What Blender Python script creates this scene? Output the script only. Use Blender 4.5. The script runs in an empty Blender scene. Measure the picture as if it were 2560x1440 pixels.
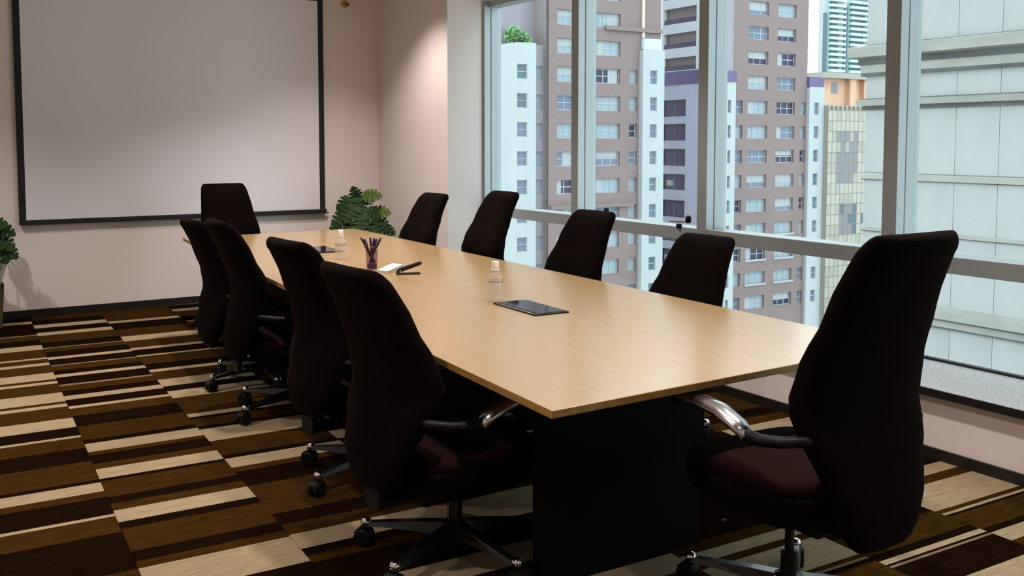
import bpy, bmesh, math, random
from mathutils import Vector, Matrix
random.seed(7)
PI = math.pi
S = bpy.context.scene
COL = S.collection

# ------------------------------------------------------------------ camera
CAM_H = 1.45
F_PX, CY_PX = 2419.85, 518.36            # focal length and principal row of the 2560 x 1440 frame
yaw, pitch, roll = 0.557102, 0.0678672, 0.0004214
cam = bpy.data.cameras.new('camera')
cam.sensor_fit = 'HORIZONTAL'; cam.sensor_width = 36.0
cam.lens = F_PX / 2560 * 36.0
cam.shift_y = -(720 - CY_PX) / 2560       # lens shift: the picture is cropped low
cam.clip_start = 0.05; cam.clip_end = 1500
fwd = Vector((math.sin(yaw)*math.cos(pitch), math.cos(yaw)*math.cos(pitch), -math.sin(pitch)))
rt = Vector((math.cos(yaw), -math.sin(yaw), 0)); up = rt.cross(fwd)
r2 = rt*math.cos(roll) + up*math.sin(roll); u2 = up*math.cos(roll) - rt*math.sin(roll)
M = Matrix((r2, u2, -fwd)).transposed().to_4x4(); M.translation = (0, 0, CAM_H)
camo = bpy.data.objects.new('camera', cam); COL.objects.link(camo); camo.matrix_world = M
S.camera = camo

# ------------------------------------------------------------------ overcast sky, exposure
W = bpy.data.worlds.new('overcast'); S.world = W; W.use_nodes = True
bg = W.node_tree.nodes['Background']; bg.inputs[0].default_value = (0.87, 0.97, 1.04, 1); bg.inputs[1].default_value = 3.1
S.view_settings.view_transform = 'Standard'; S.view_settings.look = 'None'
S.view_settings.gamma = 1.0; S.view_settings.use_curve_mapping = False
S.view_settings.exposure = 0.0
S.cycles.max_bounces = 10; S.cycles.diffuse_bounces = 5; S.cycles.transparent_max_bounces = 16
S.cycles.transmission_bounces = 10; S.cycles.glossy_bounces = 5
S.cycles.sample_clamp_indirect = 8.0; S.cycles.use_denoising = True
S.cycles.caustics_reflective = False; S.cycles.caustics_refractive = False

# ceiling downlights of the room (the ceiling itself is above the frame)
LAMP_W = 208.0
for ly in (-0.4, 2.2, 4.9, 7.3):
    for lx in (-0.4, 1.35, 3.3):
        l = bpy.data.lights.new('downlight', 'SPOT'); l.energy = LAMP_W * (0.5 if ly < 0 else 0.62 if ly > 7 and lx > 3 else 1.1 if ly > 7 else 1.0); l.color = (1.0, 0.875, 0.815)
        l.spot_size = math.radians(112); l.spot_blend = 0.9; l.shadow_soft_size = 0.05
        o = bpy.data.objects.new('downlight', l); COL.objects.link(o); o.location = (2.3 if lx == 1.35 and ly > 7 else lx if lx < 3 or ly > 7 else 2.95, 7.5 if lx > 3 and ly > 7 else 7.0 if lx > 1 and ly > 7 else ly, 2.96)

# ------------------------------------------------------------------ materials
def mat(name, col, rough=0.6, metal=0.0, spec=0.5, noise=None, bump=None, coat=0.0, sheen=0.0):
    """principled material; noise = (scale xyz, amount) varies the colour, bump = (scale, strength)"""
    m = bpy.data.materials.new(name); m.use_nodes = True
    nt = m.node_tree; b = nt.nodes['Principled BSDF']
    b.inputs['Base Color'].default_value = (*col, 1); b.inputs['Roughness'].default_value = rough
    b.inputs['Metallic'].default_value = metal; b.inputs['Specular IOR Level'].default_value = spec
    b.inputs['Coat Weight'].default_value = coat; b.inputs['Coat Roughness'].default_value = 0.16; b.inputs['Sheen Weight'].default_value = sheen
    b.inputs['Sheen Tint'].default_value = (0.75, 0.33, 0.24, 1); b.inputs['Sheen Roughness'].default_value = 0.35
    if noise or bump:
        tc = nt.nodes.new('ShaderNodeTexCoord')
    if noise:
        mp = nt.nodes.new('ShaderNodeMapping'); mp.inputs['Scale'].default_value = noise[0]; mp.inputs['Location'].default_value = (0.37, 0.613, 0.291); mp.inputs['Rotation'].default_value = (0, 0, 0.021)
        n = nt.nodes.new('ShaderNodeTexNoise'); n.inputs['Scale'].default_value = 1.0; n.inputs['Detail'].default_value = 5
        nt.links.new(tc.outputs['Object'], mp.inputs[0]); nt.links.new(mp.outputs[0], n.inputs['Vector'])
        r = nt.nodes.new('ShaderNodeValToRGB'); a = noise[1]
        r.color_ramp.elements[0].position = 0.3; r.color_ramp.elements[1].position = 0.7
        r.color_ramp.elements[0].color = (*[c*(1-a) for c in col], 1); r.color_ramp.elements[1].color = (*[min(1, c*(1+a)) for c in col], 1)
        nt.links.new(n.outputs[0], r.inputs[0]); nt.links.new(r.outputs[0], b.inputs['Base Color'])
    if bump:
        n2 = nt.nodes.new('ShaderNodeTexNoise'); n2.inputs['Scale'].default_value = bump[0]; n2.inputs['Detail'].default_value = 3
        bp = nt.nodes.new('ShaderNodeBump'); bp.inputs['Strength'].default_value = bump[1]; bp.inputs['Distance'].default_value = 0.003
        nt.links.new(tc.outputs['Object'], n2.inputs['Vector']); nt.links.new(n2.outputs[0], bp.inputs['Height']); nt.links.new(bp.outputs[0], b.inputs['Normal'])
    return m

def glass(name, tint=(0.93, 0.98, 0.97), ior=1.5, frost=0.0):
    """thin clear sheet: straight-through transmission plus Fresnel reflection"""
    m = bpy.data.materials.new(name); m.use_nodes = True; nt = m.node_tree
    nt.nodes.remove(nt.nodes['Principled BSDF']); out = nt.nodes['Material Output']
    t = nt.nodes.new('ShaderNodeBsdfTransparent'); t.inputs[0].default_value = (*tint, 1)
    g = nt.nodes.new('ShaderNodeBsdfGlossy'); g.inputs['Roughness'].default_value = 0.01
    f = nt.nodes.new('ShaderNodeFresnel'); f.inputs[0].default_value = ior
    x = nt.nodes.new('ShaderNodeMixShader')
    ge = nt.nodes.new('ShaderNodeNewGeometry'); mu = nt.nodes.new('ShaderNodeMath'); mu.operation = 'MULTIPLY_ADD'   # only the entering face reflects
    mu.inputs[1].default_value = -1.0; mu.inputs[2].default_value = 1.0; m2 = nt.nodes.new('ShaderNodeMath'); m2.operation = 'MULTIPLY'
    nt.links.new(ge.outputs['Backfacing'], mu.inputs[0]); nt.links.new(mu.outputs[0], m2.inputs[0]); nt.links.new(f.outputs[0], m2.inputs[1])
    nt.links.new(m2.outputs[0], x.inputs[0]); nt.links.new(t.outputs[0], x.inputs[1]); nt.links.new(g.outputs[0], x.inputs[2])
    if frost:                                              # slightly milky plastic
        d = nt.nodes.new('ShaderNodeBsdfDiffuse'); d.inputs[0].default_value = (0.9, 0.87, 0.85, 1)
        y = nt.nodes.new('ShaderNodeMixShader'); y.inputs[0].default_value = frost
        nt.links.new(x.outputs[0], y.inputs[1]); nt.links.new(d.outputs[0], y.inputs[2]); x = y
    nt.links.new(x.outputs[0], out.inputs[0]); return m

MT = {}
MT['wall'] = mat('wall_paint', (0.82, 0.745, 0.71), 0.85, bump=(60, 0.06), spec=0.2)
MT['ceil'] = mat('ceiling_paint', (0.70, 0.66, 0.62), 0.9, spec=0.2)
MT['skirt'] = mat('dark_skirting', (0.012, 0.008, 0.007), 0.5)
MT['alu'] = mat('window_aluminium', (0.37, 0.415, 0.42), 0.38, metal=0.35, noise=((3, 3, 0.6), 0.05))
MT['gasket'] = mat('black_gasket', (0.01, 0.012, 0.013), 0.6)
MT['sill'] = mat('speckled_stone_sill', (0.36, 0.37, 0.38), 0.30, noise=((90, 90, 90), 0.45))
MT['sill_edge'] = mat('dark_stone_edge', (0.012, 0.010, 0.009), 0.45, noise=((70, 70, 70), 0.6))
MT['pane'] = glass('window_glass')
MT['screen'] = mat('projection_cloth', (0.80, 0.785, 0.84), 0.8, spec=0.2)
MT['screen_black'] = mat('screen_border', (0.006, 0.005, 0.005), 0.7)
MT['housing'] = mat('screen_housing', (0.6, 0.58, 0.55), 0.5)
MT['brass'] = mat('brass', (0.45, 0.32, 0.10), 0.35, metal=0.6)
MT['brass_dark'] = mat('dark_brass', (0.10, 0.06, 0.02), 0.4, metal=0.4)
# carpet colours
MT['L'] = mat('carpet_beige', (0.262, 0.207, 0.128), 0.95, noise=((14, 160, 40), 0.22), bump=(420, 0.5), spec=0.0)
MT['B'] = mat('carpet_brown', (0.032, 0.0155, 0.0037), 0.95, noise=((12, 140, 40), 0.40), bump=(420, 0.5), spec=0.0)
MT['D'] = mat('carpet_dark', (0.0075, 0.0034, 0.0016), 0.95, noise=((12, 140, 40), 0.35), bump=(420, 0.5), spec=0.0)
MT['l'] = mat('carpet_fawn', (0.15, 0.105, 0.063), 0.95, noise=((14, 160, 40), 0.25), bump=(420, 0.5), spec=0.0)
MT['slab'] = mat('screed', (0.05, 0.04, 0.035), 0.9)
# furniture
MT['fabric'] = mat('black_maroon_fabric', (0.0026, 0.0009, 0.0007), 0.9, spec=0.05, sheen=0.018, bump=(900, 0.25))
MT['fabric_lit'] = mat('maroon_fabric_lit', (0.010, 0.0026, 0.0024), 0.85, spec=0.06, bump=(900, 0.25))  # redder seat top: the light falling on it is put into the colour
MT['plastic'] = mat('black_plastic', (0.003, 0.003, 0.0032), 0.5, spec=0.2)
MT['blackmetal'] = mat('black_enamel', (0.006, 0.006, 0.007), 0.25, spec=0.5)
MT['chrome'] = mat('chrome', (0.70, 0.70, 0.72), 0.12, metal=1.0)
MT['satin'] = mat('polished_arm', (0.62, 0.62, 0.66), 0.22, metal=1.0)
MT['ped'] = mat('black_laminate', (0.002, 0.0018, 0.0018), 0.6, spec=0.08)
MT['edge'] = mat('maple_edge', (0.34, 0.19, 0.042), 0.5, noise=((40, 3, 40), 0.2))
m = mat('maple_top', (0.350, 0.236, 0.108), 0.21, spec=0.8, noise=((26, 1.3, 10), 0.035)); MT['maple'] = m
# table things
MT['bottle'] = glass('bottle_plastic', (0.95, 0.93, 0.91), 1.7, 0.2)
MT['cap'] = mat('white_cap', (0.88, 0.78, 0.74), 0.4)
MT['water'] = glass('bottle_water', (0.95, 0.95, 0.93), 1.33)
MT['blackglass'] = mat('black_glass', (0.008, 0.008, 0.009), 0.06, spec=0.6)
MT['trimgrey'] = mat('grey_trim', (0.35, 0.33, 0.30), 0.4, metal=0.4)
MT['pen'] = mat('dark_pen', (0.035, 0.012, 0.012), 0.4)
MT['penblue'] = mat('violet_pen_end', (0.025, 0.008, 0.16), 0.35)
MT['cupglass'] = glass('cup_plastic', (0.80, 0.72, 0.80), 1.45)
MT['cupbase'] = mat('violet_cup_base', (0.10, 0.03, 0.16), 0.35)
MT['staple'] = mat('stapler_black', (0.010, 0.006, 0.006), 0.35)
MT['paper'] = mat('white_paper', (0.62, 0.60, 0.58), 0.7)
MT['leaf'] = mat('monstera_leaf', (0.0085, 0.034, 0.003), 0.5, spec=0.15, noise=((18, 18, 18), 0.45))
MT['leaf2'] = mat('yellow_green_leaf', (0.042, 0.085, 0.006), 0.5, spec=0.15, noise=((18, 18, 18), 0.3))  # lighter, yellower tone for a few leaves
MT['stem'] = mat('plant_stem', (0.05, 0.09, 0.02), 0.5)
MT['pot'] = mat('white_pot', (0.42, 0.40, 0.34), 0.5)
MT['planter'] = mat('brown_planter', (0.060, 0.045, 0.014), 0.6, noise=((30, 30, 4), 0.3))
MT['soil'] = mat('soil', (0.02, 0.013, 0.008), 0.95)
# outside
MT['brown'] = mat('brown_facade_tile', (0.204, 0.146, 0.141), 0.7, noise=((3, 3, 9), 0.10))
MT['lilac'] = mat('grey_lilac_render', (0.288, 0.256, 0.288), 0.8, noise=((0.6, 0.6, 0.2), 0.07))
MT['white'] = mat('white_render', (0.392, 0.420, 0.427), 0.8, noise=((0.5, 0.5, 0.15), 0.03))
MT['lav'] = mat('lavender_render', (0.46, 0.46, 0.57), 0.8, noise=((0.5, 0.5, 0.2), 0.05))
MT['purple'] = mat('purple_band', (0.098, 0.072, 0.178), 0.5)
MT['orange'] = mat('peach_render', (0.590, 0.361, 0.246), 0.8, noise=((0.5, 0.5, 0.5), 0.08))
MT['teal'] = mat('pale_teal_render', (0.476, 0.680, 0.663), 0.7)
MT['tealdark'] = mat('tower_recess', (0.10, 0.145, 0.18), 0.5, spec=0.25)
MT['panel'] = mat('concrete_panel', (0.30, 0.30, 0.29), 0.75, noise=((1.2, 0.7, 0.5), 0.09))
MT['shade_line'] = mat('painted_shade', (0.085, 0.09, 0.085), 0.9, noise=((0.6, 0.6, 2), 0.4))  # dark colour standing in for shade at the cornices
MT['cornice'] = mat('stone_cornice', (0.275, 0.265, 0.235), 0.75, noise=((1.0, 1.0, 3), 0.12))
MT['joint'] = mat('joint_shadow', (0.102, 0.102, 0.102), 0.9)
MT['frame'] = mat('white_window_frame', (0.336, 0.360, 0.376), 0.5)
MT['p_pale'] = mat('pale_blind_pane', (0.27, 0.33, 0.38), 0.3, spec=0.3)
MT['p_mid'] = mat('grey_blue_pane', (0.135, 0.165, 0.235), 0.25, spec=0.3)
MT['p_dark'] = mat('dark_pane', (0.034, 0.030, 0.070), 0.3, spec=0.25)
MT['p_violet'] = mat('violet_pane', (0.075, 0.057, 0.115), 0.4, spec=0.2)
MT['ct_a'] = mat('bronze_glass_pale', (0.336, 0.312, 0.264), 0.25, spec=0.6)
MT['ct_b'] = mat('bronze_glass_mid', (0.280, 0.256, 0.216), 0.25, spec=0.6)
MT['ct_c'] = mat('bronze_glass_dark', (0.145, 0.140, 0.157), 0.2, spec=0.6)
MT['ct_d'] = mat('bronze_glass_black', (0.043, 0.068, 0.102), 0.2, spec=0.6)
MT['ct_grid'] = mat('curtain_wall_bars', (0.238, 0.212, 0.153), 0.5)
MT['ground'] = mat('street_asphalt', (0.255, 0.246, 0.238), 0.9)
MT['bush'] = mat('roof_leaf', (0.170, 0.357, 0.119), 0.6, noise=((0.8, 0.8, 0.8), 0.5))
MT['duct'] = mat('cream_pipe', (0.680, 0.527, 0.408), 0.6)
MT['backbody'] = mat('rear_walls', (0.255, 0.212, 0.212), 0.8)

# ------------------------------------------------------------------ object helpers
def link(o, parent=None):
    COL.objects.link(o)
    if parent: o.parent = parent
    return o
def empty(name, loc=(0, 0, 0), rz=0.0, parent=None):
    o = bpy.data.objects.new(name, None); o.location = loc; o.rotation_euler = (0, 0, rz); o.empty_display_size = 0.1
    return link(o, parent)
def tag(o, label=None, cat=None, group=None, kind=None):
    for k, v in (('label', label), ('category', cat), ('group', group), ('kind', kind)):
        if v: o[k] = v
    return o
class MB:
    """collects shapes, then links them as ONE mesh object"""
    def __init__(s): s.bm = bmesh.new(); s.mi = 0
    def _new(s, faces):
        for f in faces: f.material_index = s.mi
    def face(s, pts):
        f = s.bm.faces.new([s.bm.verts.new(p) for p in pts]); f.material_index = s.mi; return f
    def box(s, x0, x1, y0, y1, z0, z1, bev=0.0):
        vs = [s.bm.verts.new(p) for p in ((x0,y0,z0),(x1,y0,z0),(x1,y1,z0),(x0,y1,z0),(x0,y0,z1),(x1,y0,z1),(x1,y1,z1),(x0,y1,z1))]
        fs = [s.bm.faces.new([vs[i] for i in q]) for q in ((3,2,1,0),(4,5,6,7),(0,1,5,4),(1,2,6,5),(2,3,7,6),(3,0,4,7))]
        s._new(fs)
        if bev:
            es = list({e for f in fs for e in f.edges})
            r = bmesh.ops.bevel(s.bm, geom=es, offset=bev, segments=2, affect='EDGES', profile=0.5)
            s._new(r['faces'])
        return vs
    def loft(s, loops, cap=True, close=True):
        rows = [[s.bm.verts.new(p) for p in l] for l in loops]
        n = len(rows[0]); fs = []
        for a, b in zip(rows, rows[1:]):
            for i in range(n if close else n-1):
                j = (i+1) % n; fs.append(s.bm.faces.new((a[i], a[j], b[j], b[i])))
        if cap and close:
            fs.append(s.bm.faces.new(list(reversed(rows[0])))); fs.append(s.bm.faces.new(rows[-1]))
        s._new(fs); return rows
    def lathe(s, prof, n=24, c=(0, 0), cap=True):
        return s.loft([[(c[0]+r*math.cos(2*PI*i/n), c[1]+r*math.sin(2*PI*i/n), z) for i in range(n)] for r, z in prof], cap)
    def tube(s, pts, rad, n=10, flat=1.0):
        pts = [Vector(p) for p in pts]; loops = []
        rad = rad if isinstance(rad, (list, tuple)) else [rad]*len(pts)
        for i, p in enumerate(pts):
            t = (pts[min(i+1, len(pts)-1)] - pts[max(i-1, 0)]).normalized()
            a = Vector((0, 0, 1)) if abs(t.z) < 0.95 else Vector((1, 0, 0))
            u = t.cross(a).normalized(); v = u.cross(t).normalized()
            loops.append([p + u*rad[i]*math.cos(2*PI*k/n) + v*rad[i]*flat*math.sin(2*PI*k/n) for k in range(n)])
        return s.loft(loops)
    def build(s, name, mats, parent=None, smooth=False, loc=None, rz=None, ang=None):
        bmesh.ops.recalc_face_normals(s.bm, faces=s.bm.faces[:])
        me = bpy.data.meshes.new(name); s.bm.to_mesh(me); s.bm.free()
        for mm in (mats if isinstance(mats, (list, tuple)) else [mats]): me.materials.append(MT[mm])
        if smooth:
            for p in me.polygons: p.use_smooth = True
            if ang: me.set_sharp_from_angle(angle=math.radians(ang))
        o = bpy.data.objects.new(name, me); link(o, parent)
        if loc: o.location = loc
        if rz is not None: o.rotation_euler = (0, 0, rz)
        return o
def inst(name, mesh, parent, loc, rz=None):
    o = bpy.data.objects.new(name, mesh); link(o, parent); o.location = loc
    if rz is not None: o.rotation_euler = (0, 0, rz)
    return o
def boxo(name, mats, d, parent=None, bev=0.0):
    b = MB(); b.box(*d, bev); return b.build(name, mats, parent)
def dup_tree(src, loc=None, rz=None, parent=None):
    c = src.copy(); COL.objects.link(c)
    if parent: c.parent = parent
    if loc is not None: c.location = loc
    if rz is not None: c.rotation_euler = (0, 0, rz)
    for ch in src.children: dup_tree(ch, parent=c)
    return c

# ================================================================== THE ROOM
XW, XG, YB = 3.95, 4.44, 8.83            # right wall face, glass plane, back wall face
XL, YF, ZC = -1.60, -1.40, 3.0
Y_REV, Z_SILL, Z_HEAD = 7.39, 0.33, 2.67

def struct(name, mats, d, parent=None):
    return tag(boxo(name, mats, d, parent), kind='structure')
struct('wall_back', 'wall', (XL-0.2, XG+0.2, YB, YB+0.2, -0.1, ZC))
struct('wall_left', 'wall', (XL-0.2, XL, YF, YB, -0.1, ZC))
struct('wall_front', 'wall', (XL-0.2, XG+0.2, YF-0.2, YF, -0.1, ZC))
b = MB()
b.box(XW, XG+0.02, Y_REV, YB, -0.1, ZC)                     # pier beside the window
b.box(XW, XG+0.02, YF, Y_REV, -0.1, 0.288)                 # low wall under the sill
b.box(XW, XG+0.02, YF, Y_REV, Z_HEAD+0.03, ZC)             # wall over the window
tag(b.build('wall_right', 'wall'), kind='structure')
struct('ceiling', 'ceil', (XL-0.2, XG+0.2, YF-0.2, YB+0.2, ZC, ZC+0.15))
struct('baseboard_back', 'skirt', (XL, XW-0.014, YB-0.014, YB, 0, 0.062))
struct('baseboard_right', 'skirt', (XW-0.014, XW, YF, YB-0.014, 0, 0.050))
struct('baseboard_left', 'skirt', (XL, XL+0.014, YF, YB-0.014, 0, 0.06))

# floor with carpet tiles: columns of tiles, stripes across each column (beige L, brown B, dark D, fawn l)
fl = struct('floor', 'slab', (XL-0.2, XG+0.2, YF-0.2, YB+0.2, -0.12, -0.006))
S1 = [('D',8.9),('L',8.629),('D',8.513),('l',8.013),('B',7.975),('D',7.802),('L',7.586),('B',7.416),('L',7.128),('B',7.077),('L',6.95),('B',6.873),('L',6.637),('B',6.446),('L',6.386),('B',6.321),('L',6.08),('B',5.859),('L',5.805),('B',5.738),('L',5.486),('D',5.297),('L',5.135),('B',5.098),('D',4.909),('B',4.688),('D',4.411),('L',4.368),('B',4.249),('D',4.175),('L',3.966),('B',3.937),('D',3.765),('B',3.403)]
S2 = [('B',8.9),('D',8.644),('L',8.426),('D',8.273),('L',8.072),('B',7.944),('D',7.656),('l',7.457),('B',7.429),('D',7.301),('L',7.113),('D',7.032),('l',6.848),('B',6.819),('D',6.675),('L',6.552),('D',6.472),('l',6.27),('B',6.23),('D',6.099),('L',5.975),('D',5.879),('L',5.727),('B',5.673),('D',5.511),('B',5.295),('D',5.033),('L',4.965),('B',4.824),('D',4.769),('B',4.631),('L',4.551),('D',4.411),('B',4.374),('D',4.162),('B',4.08),('L',3.998),('D',3.863),('B',3.79),('D',3.559),('B',3.465),('L',3.402)]
S3 = [('B',8.9),('L',8.3),('D',8.2),('B',7.9),('L',7.6),('B',7.409),('L',7.141),('D',7.062),('L',6.87),('B',6.827),('D',6.569),('L',6.397),('B',6.322),('L',6.099),('D',5.914),('L',5.784),('B',5.61),('L',5.239),('D',5.17),('B',5.124),('D',4.98),('L',4.922),('B',4.704),('D',4.457),('L',4.402),('B',4.266),('D',4.203),('B',4.0),('D',3.642),('B',3.52),('L',3.415),('D',3.274),('B',3.206)]
SR = [('D',2.781),('L',2.713),('B',2.624),('L',2.557),('B',2.341),('L',2.314),('D',2.296),('B',2.281),('D',2.142),('L',2.106),('B',2.024),('L',1.964)]
SQ = [('L',2.61),('B',2.58),('L',2.535),('D',2.422),('B',2.353),('D',2.194),('L',2.151),('D',2.121),('l',2.108),('D',2.095),('L',1.93),('B',1.80)]
SP = [('B',2.60),('L',2.53),('B',2.46),('L',2.415),('B',2.23),('l',2.205),('D',2.19),('B',2.165),('D',2.0),('L',1.93)]
def extend(seq, src, lo, shift):
    out = list(seq); per = src[0][1]-src[-1][1]
    k = 0
    while out[-1][1] > lo:
        for c, v in src[1:]:
            vv = v - shift - per*k
            if vv < out[-1][1]-0.02: out.append((c, vv))
        k += 1
    return out
def prepend(seq, src, hi, shift):
    add = []
    for k in range(0, 4):
        per = src[0][1]-src[-1][1]
        add = [(c, v+shift-per*k) for c, v in src if v+shift-per*k > seq[0][1]+0.02 and v+shift-per*k < hi+0.3]
        if k == 0: allp = add
        else: allp += [a for a in add if a[1] < allp[-1][1]-0.02] if allp else add
    return allp + list(seq)
CB = [-1.75, -1.5, -0.96, -0.43, 0.10, 0.635, 1.165, 1.72, 2.29, 2.865, 3.435, 4.02]
SEQ = {}
for i in range(len(CB)-1):
    base = (S1, S2, S3)[i % 3]
    SEQ[i] = extend([(c, v+0.19*(i % 4)) for c, v in base], S2, YF-0.5, 0.0)
SEQ[4] = extend(S1, S3, YF-0.5, 5.3); SEQ[5] = extend(S2, S1, YF-0.5, 5.35); SEQ[6] = extend(S3, S2, YF-0.5, 5.5)
SEQ[8] = extend(prepend(SP, S1, 9.0, 0.1), S2, YF-0.5, 6.9)
SEQ[9] = extend(prepend(SQ, S2, 9.0, 0.0), S3, YF-0.5, 6.9); SEQ[10] = extend(prepend(SR, S3, 9.0, 0.15), S1, YF-0.5, 6.9)
def clip(poly, axis, val, keep_less):
    out = []
    for a, c in zip(poly, poly[1:]+poly[:1]):
        ia = (a[axis] <= val) == keep_less; ic = (c[axis] <= val) == keep_less
        if ia: out.append(a)
        if ia != ic:
            t = (val-a[axis])/(c[axis]-a[axis]); out.append((a[0]+(c[0]-a[0])*t, a[1]+(c[1]-a[1])*t))
    return out
KINDS = ['L', 'B', 'D', 'l']
def carpet_xy(u, v): y = v - 0.02*u; return (u + 0.035*(y-4.0), y)
TL, GAP = 0.545, 0.0007
for ci in range(len(CB)-1):
    u0, u1 = CB[ci]+GAP, CB[ci+1]-GAP
    seq = SEQ[ci] + [('B', -99)]
    off = (0.0, 0.27, 0.11)[ci % 3]
    for k in range(-4, 19):
        v0, v1 = k*TL+off+GAP, (k+1)*TL+off-GAP
        if v0 > YB+0.3 or v1 < YF-0.2: continue
        mb = MB(); any_ = False
        for (c, top), (_, bot) in zip(seq, seq[1:]):
            a, z = max(v0, bot), min(v1, top)
            if z - a < 1e-4: continue
            p = [carpet_xy(u0, a), carpet_xy(u1, a), carpet_xy(u1, z), carpet_xy(u0, z)]
            for ax, val, less in ((0, XW-0.001, True), (0, XL+0.001, False), (1, YB-0.001, True), (1, YF+0.001, False)):
                p = clip(p, ax, val, less)
                if len(p) < 3: break
            if len(p) < 3: continue
            mb.mi = KINDS.index(c)
            mb.loft([[(x, y, -0.006) for x, y in p], [(x, y, 0.0) for x, y in p]]); any_ = True
        if any_: mb.build('carpet_tile', KINDS, fl)
        else: mb.bm.free()

# windows: bays of 1.397 m between deep mullions; each bay has a low pane, a transom and a tall pane
MUL = [7.36 - 1.3975*i for i in range(7)]                    # near edges of the mullions
MW = 0.088
def frame_bar(mb, d0, d1):   # two aluminium halves with a dark seam between them
    mb.box(*d0); mb.box(*d1)
for i in range(6):
    y1, y0 = MUL[i], MUL[i+1]+MW                             # clear opening between mullions
    w = tag(empty('window_%d' % (i+1), (XG, (y0+y1)/2, Z_SILL)), kind='structure')
    mb = MB(); L = lambda y: y-(y0+y1)/2
    ym = MUL[i]
    zb, zt = 0.0, Z_HEAD-Z_SILL
    for xa, xb in ((-0.14, -0.076), (-0.070, 0.03)):
        mb.box(xa, xb, L(ym), L(ym+MW if i else Y_REV-0.002), zb, zt, 0.003)
    mb.box(-0.072, -0.072+0.004, L(ym)+0.004, L(ym)+0.05, zb, zt)
    mb.build('mullion', 'alu', w)
    mb = MB(); mb.box(-0.135, 0.02, L(y0), L(y1), 0.475, 0.559, 0.003); mb.build('transom', 'alu', w)
    mb = MB(); mb.box(-0.012, 0.02, L(y0), L(y1), 0, 0.012); mb.build('bottom_gasket', 'gasket', w)
    mb = MB(); mb.box(-0.10, 0.02, L(y0), L(y1), zt-0.05, zt, 0.003); mb.build('head_rail', 'alu', w)
    mb = MB(); mb.box(-0.004, 0.004, L(y0), L(y1), 0.012, 0.475); mb.build('pane', 'pane', w)
    mb = MB(); mb.box(-0.004, 0.004, L(y0), L(y1), 0.559, zt-0.05); mb.build('pane', 'pane', w)
    if i in (0, 1):                                          # casement handles resting over the transom
        hy = {0: 5.70, 1: 4.83}[i]; hb = MB()
        hb.box(-0.150, -0.128, L(hy)-0.030, L(hy)+0.010, 0.548, 0.580, 0.006)
        h = hb.build('window_handle', 'plastic', w)
        g = MB(); g.tube([(-0.145, L(hy)+0.07, 0.592), (-0.145, L(hy)-0.01, 0.596), (-0.145, L(hy)-0.10, 0.604)], 0.009); g.build('handle_bar', 'trimgrey', h, True)
        k = MB(); k.lathe([(0.010, 0.590), (0.018, 0.596), (0.020, 0.625), (0.013, 0.640)], 14, (-0.145, L(hy)-0.105)); k.build('handle_knob', 'plastic', h, True)
b = MB(); b.box(XW-0.030, XG+0.02, YF, Y_REV, 0.292, Z_SILL, 0.004)
si = tag(b.build('trim_1', 'sill'), kind='structure')
b = MB(); b.box(XW-0.034, XW-0.0305, YF, Y_REV, 0.291, Z_SILL-0.003); b.build('sill_edge', 'sill_edge', si)

# ================================================================== OUTSIDE
struct('ground', 'ground', (-150, 420, -60, 420, -46, -45))

def holed_wall(u0, u1, z0, z1, holes, depth, name, mats, parent, loc=(0,0,0), rz=0.0, skip=()):
    """wall in local coords: outer face at y=0 looking along -y, rectangular holes with reveals going back by depth"""
    R4 = lambda x: round(x, 3)
    holes = [tuple(R4(q) for q in h) for h in holes]
    us = sorted({R4(u0), R4(u1), *[h[0] for h in holes], *[h[1] for h in holes]}); zs = sorted({R4(z0), R4(z1), *[h[2] for h in holes], *[h[3] for h in holes]})
    mb = MB(); vd = {}
    def v(u, y, z):
        k = (round(u, 4), round(y, 4), round(z, 4))
        if k not in vd: vd[k] = mb.bm.verts.new((u, y, z))
        return vd[k]
    for a, c in zip(us, us[1:]):
        for e, g in zip(zs, zs[1:]):
            cu, cz = (a+c)/2, (e+g)/2
            if any(h[0] < cu < h[1] and h[2] < cz < h[3] for h in holes): continue
            mb.bm.faces.new((v(a,0,e), v(c,0,e), v(c,0,g), v(a,0,g)))
    for h in holes:
        a, c, e, g = h
        for q in (((a,0,e),(c,0,e),(c,depth,e),(a,depth,e)), ((a,0,g),(a,depth,g),(c,depth,g),(c,0,g)), ((a,0,e),(a,depth,e),(a,depth,g),(a,0,g)), ((c,0,e),(c,0,g),(c,depth,g),(c,depth,e))):
            mb.bm.faces.new([mb.bm.verts.new(p) for p in q])
    return mb.build(name, mats, parent, loc=loc, rz=rz)

WIN = {}
def window_meshes(w, h, nx, nz, bar):
    """frame mesh and pane mesh of a far window, shared by all of its size"""
    key = (round(w, 2), round(h, 2), nx, nz)
    if key in WIN: return WIN[key]
    f = MB()
    f.box(0, w, 0, 0.10, 0, bar); f.box(0, w, 0, 0.10, h-bar, h); f.box(0, bar, 0.001, 0.099, bar, h-bar); f.box(w-bar, w, 0.001, 0.099, bar, h-bar)
    for i in range(1, nx): f.box(w*i/nx-bar/2, w*i/nx+bar/2, 0.002, 0.098, bar, h-bar)
    for i in range(1, nz): f.box(bar, w-bar, 0.003, 0.097, h*i/nz-bar/2, h*i/nz+bar/2)
    fo = f.build('far_frame', 'frame'); fm = fo.data; bpy.data.objects.remove(fo)
    pm = {}
    for mk in ('p_pale', 'p_mid', 'p_dark', 'p_violet', 'tealdark'):
        p = MB(); p.box(bar*0.5, w-bar*0.5, 0.05, 0.07, bar*0.5, h-bar*0.5)
        po = p.build('far_pane', mk); pm[mk] = po.data; bpy.data.objects.remove(po)
    WIN[key] = (fm, pm); return WIN[key]
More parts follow.
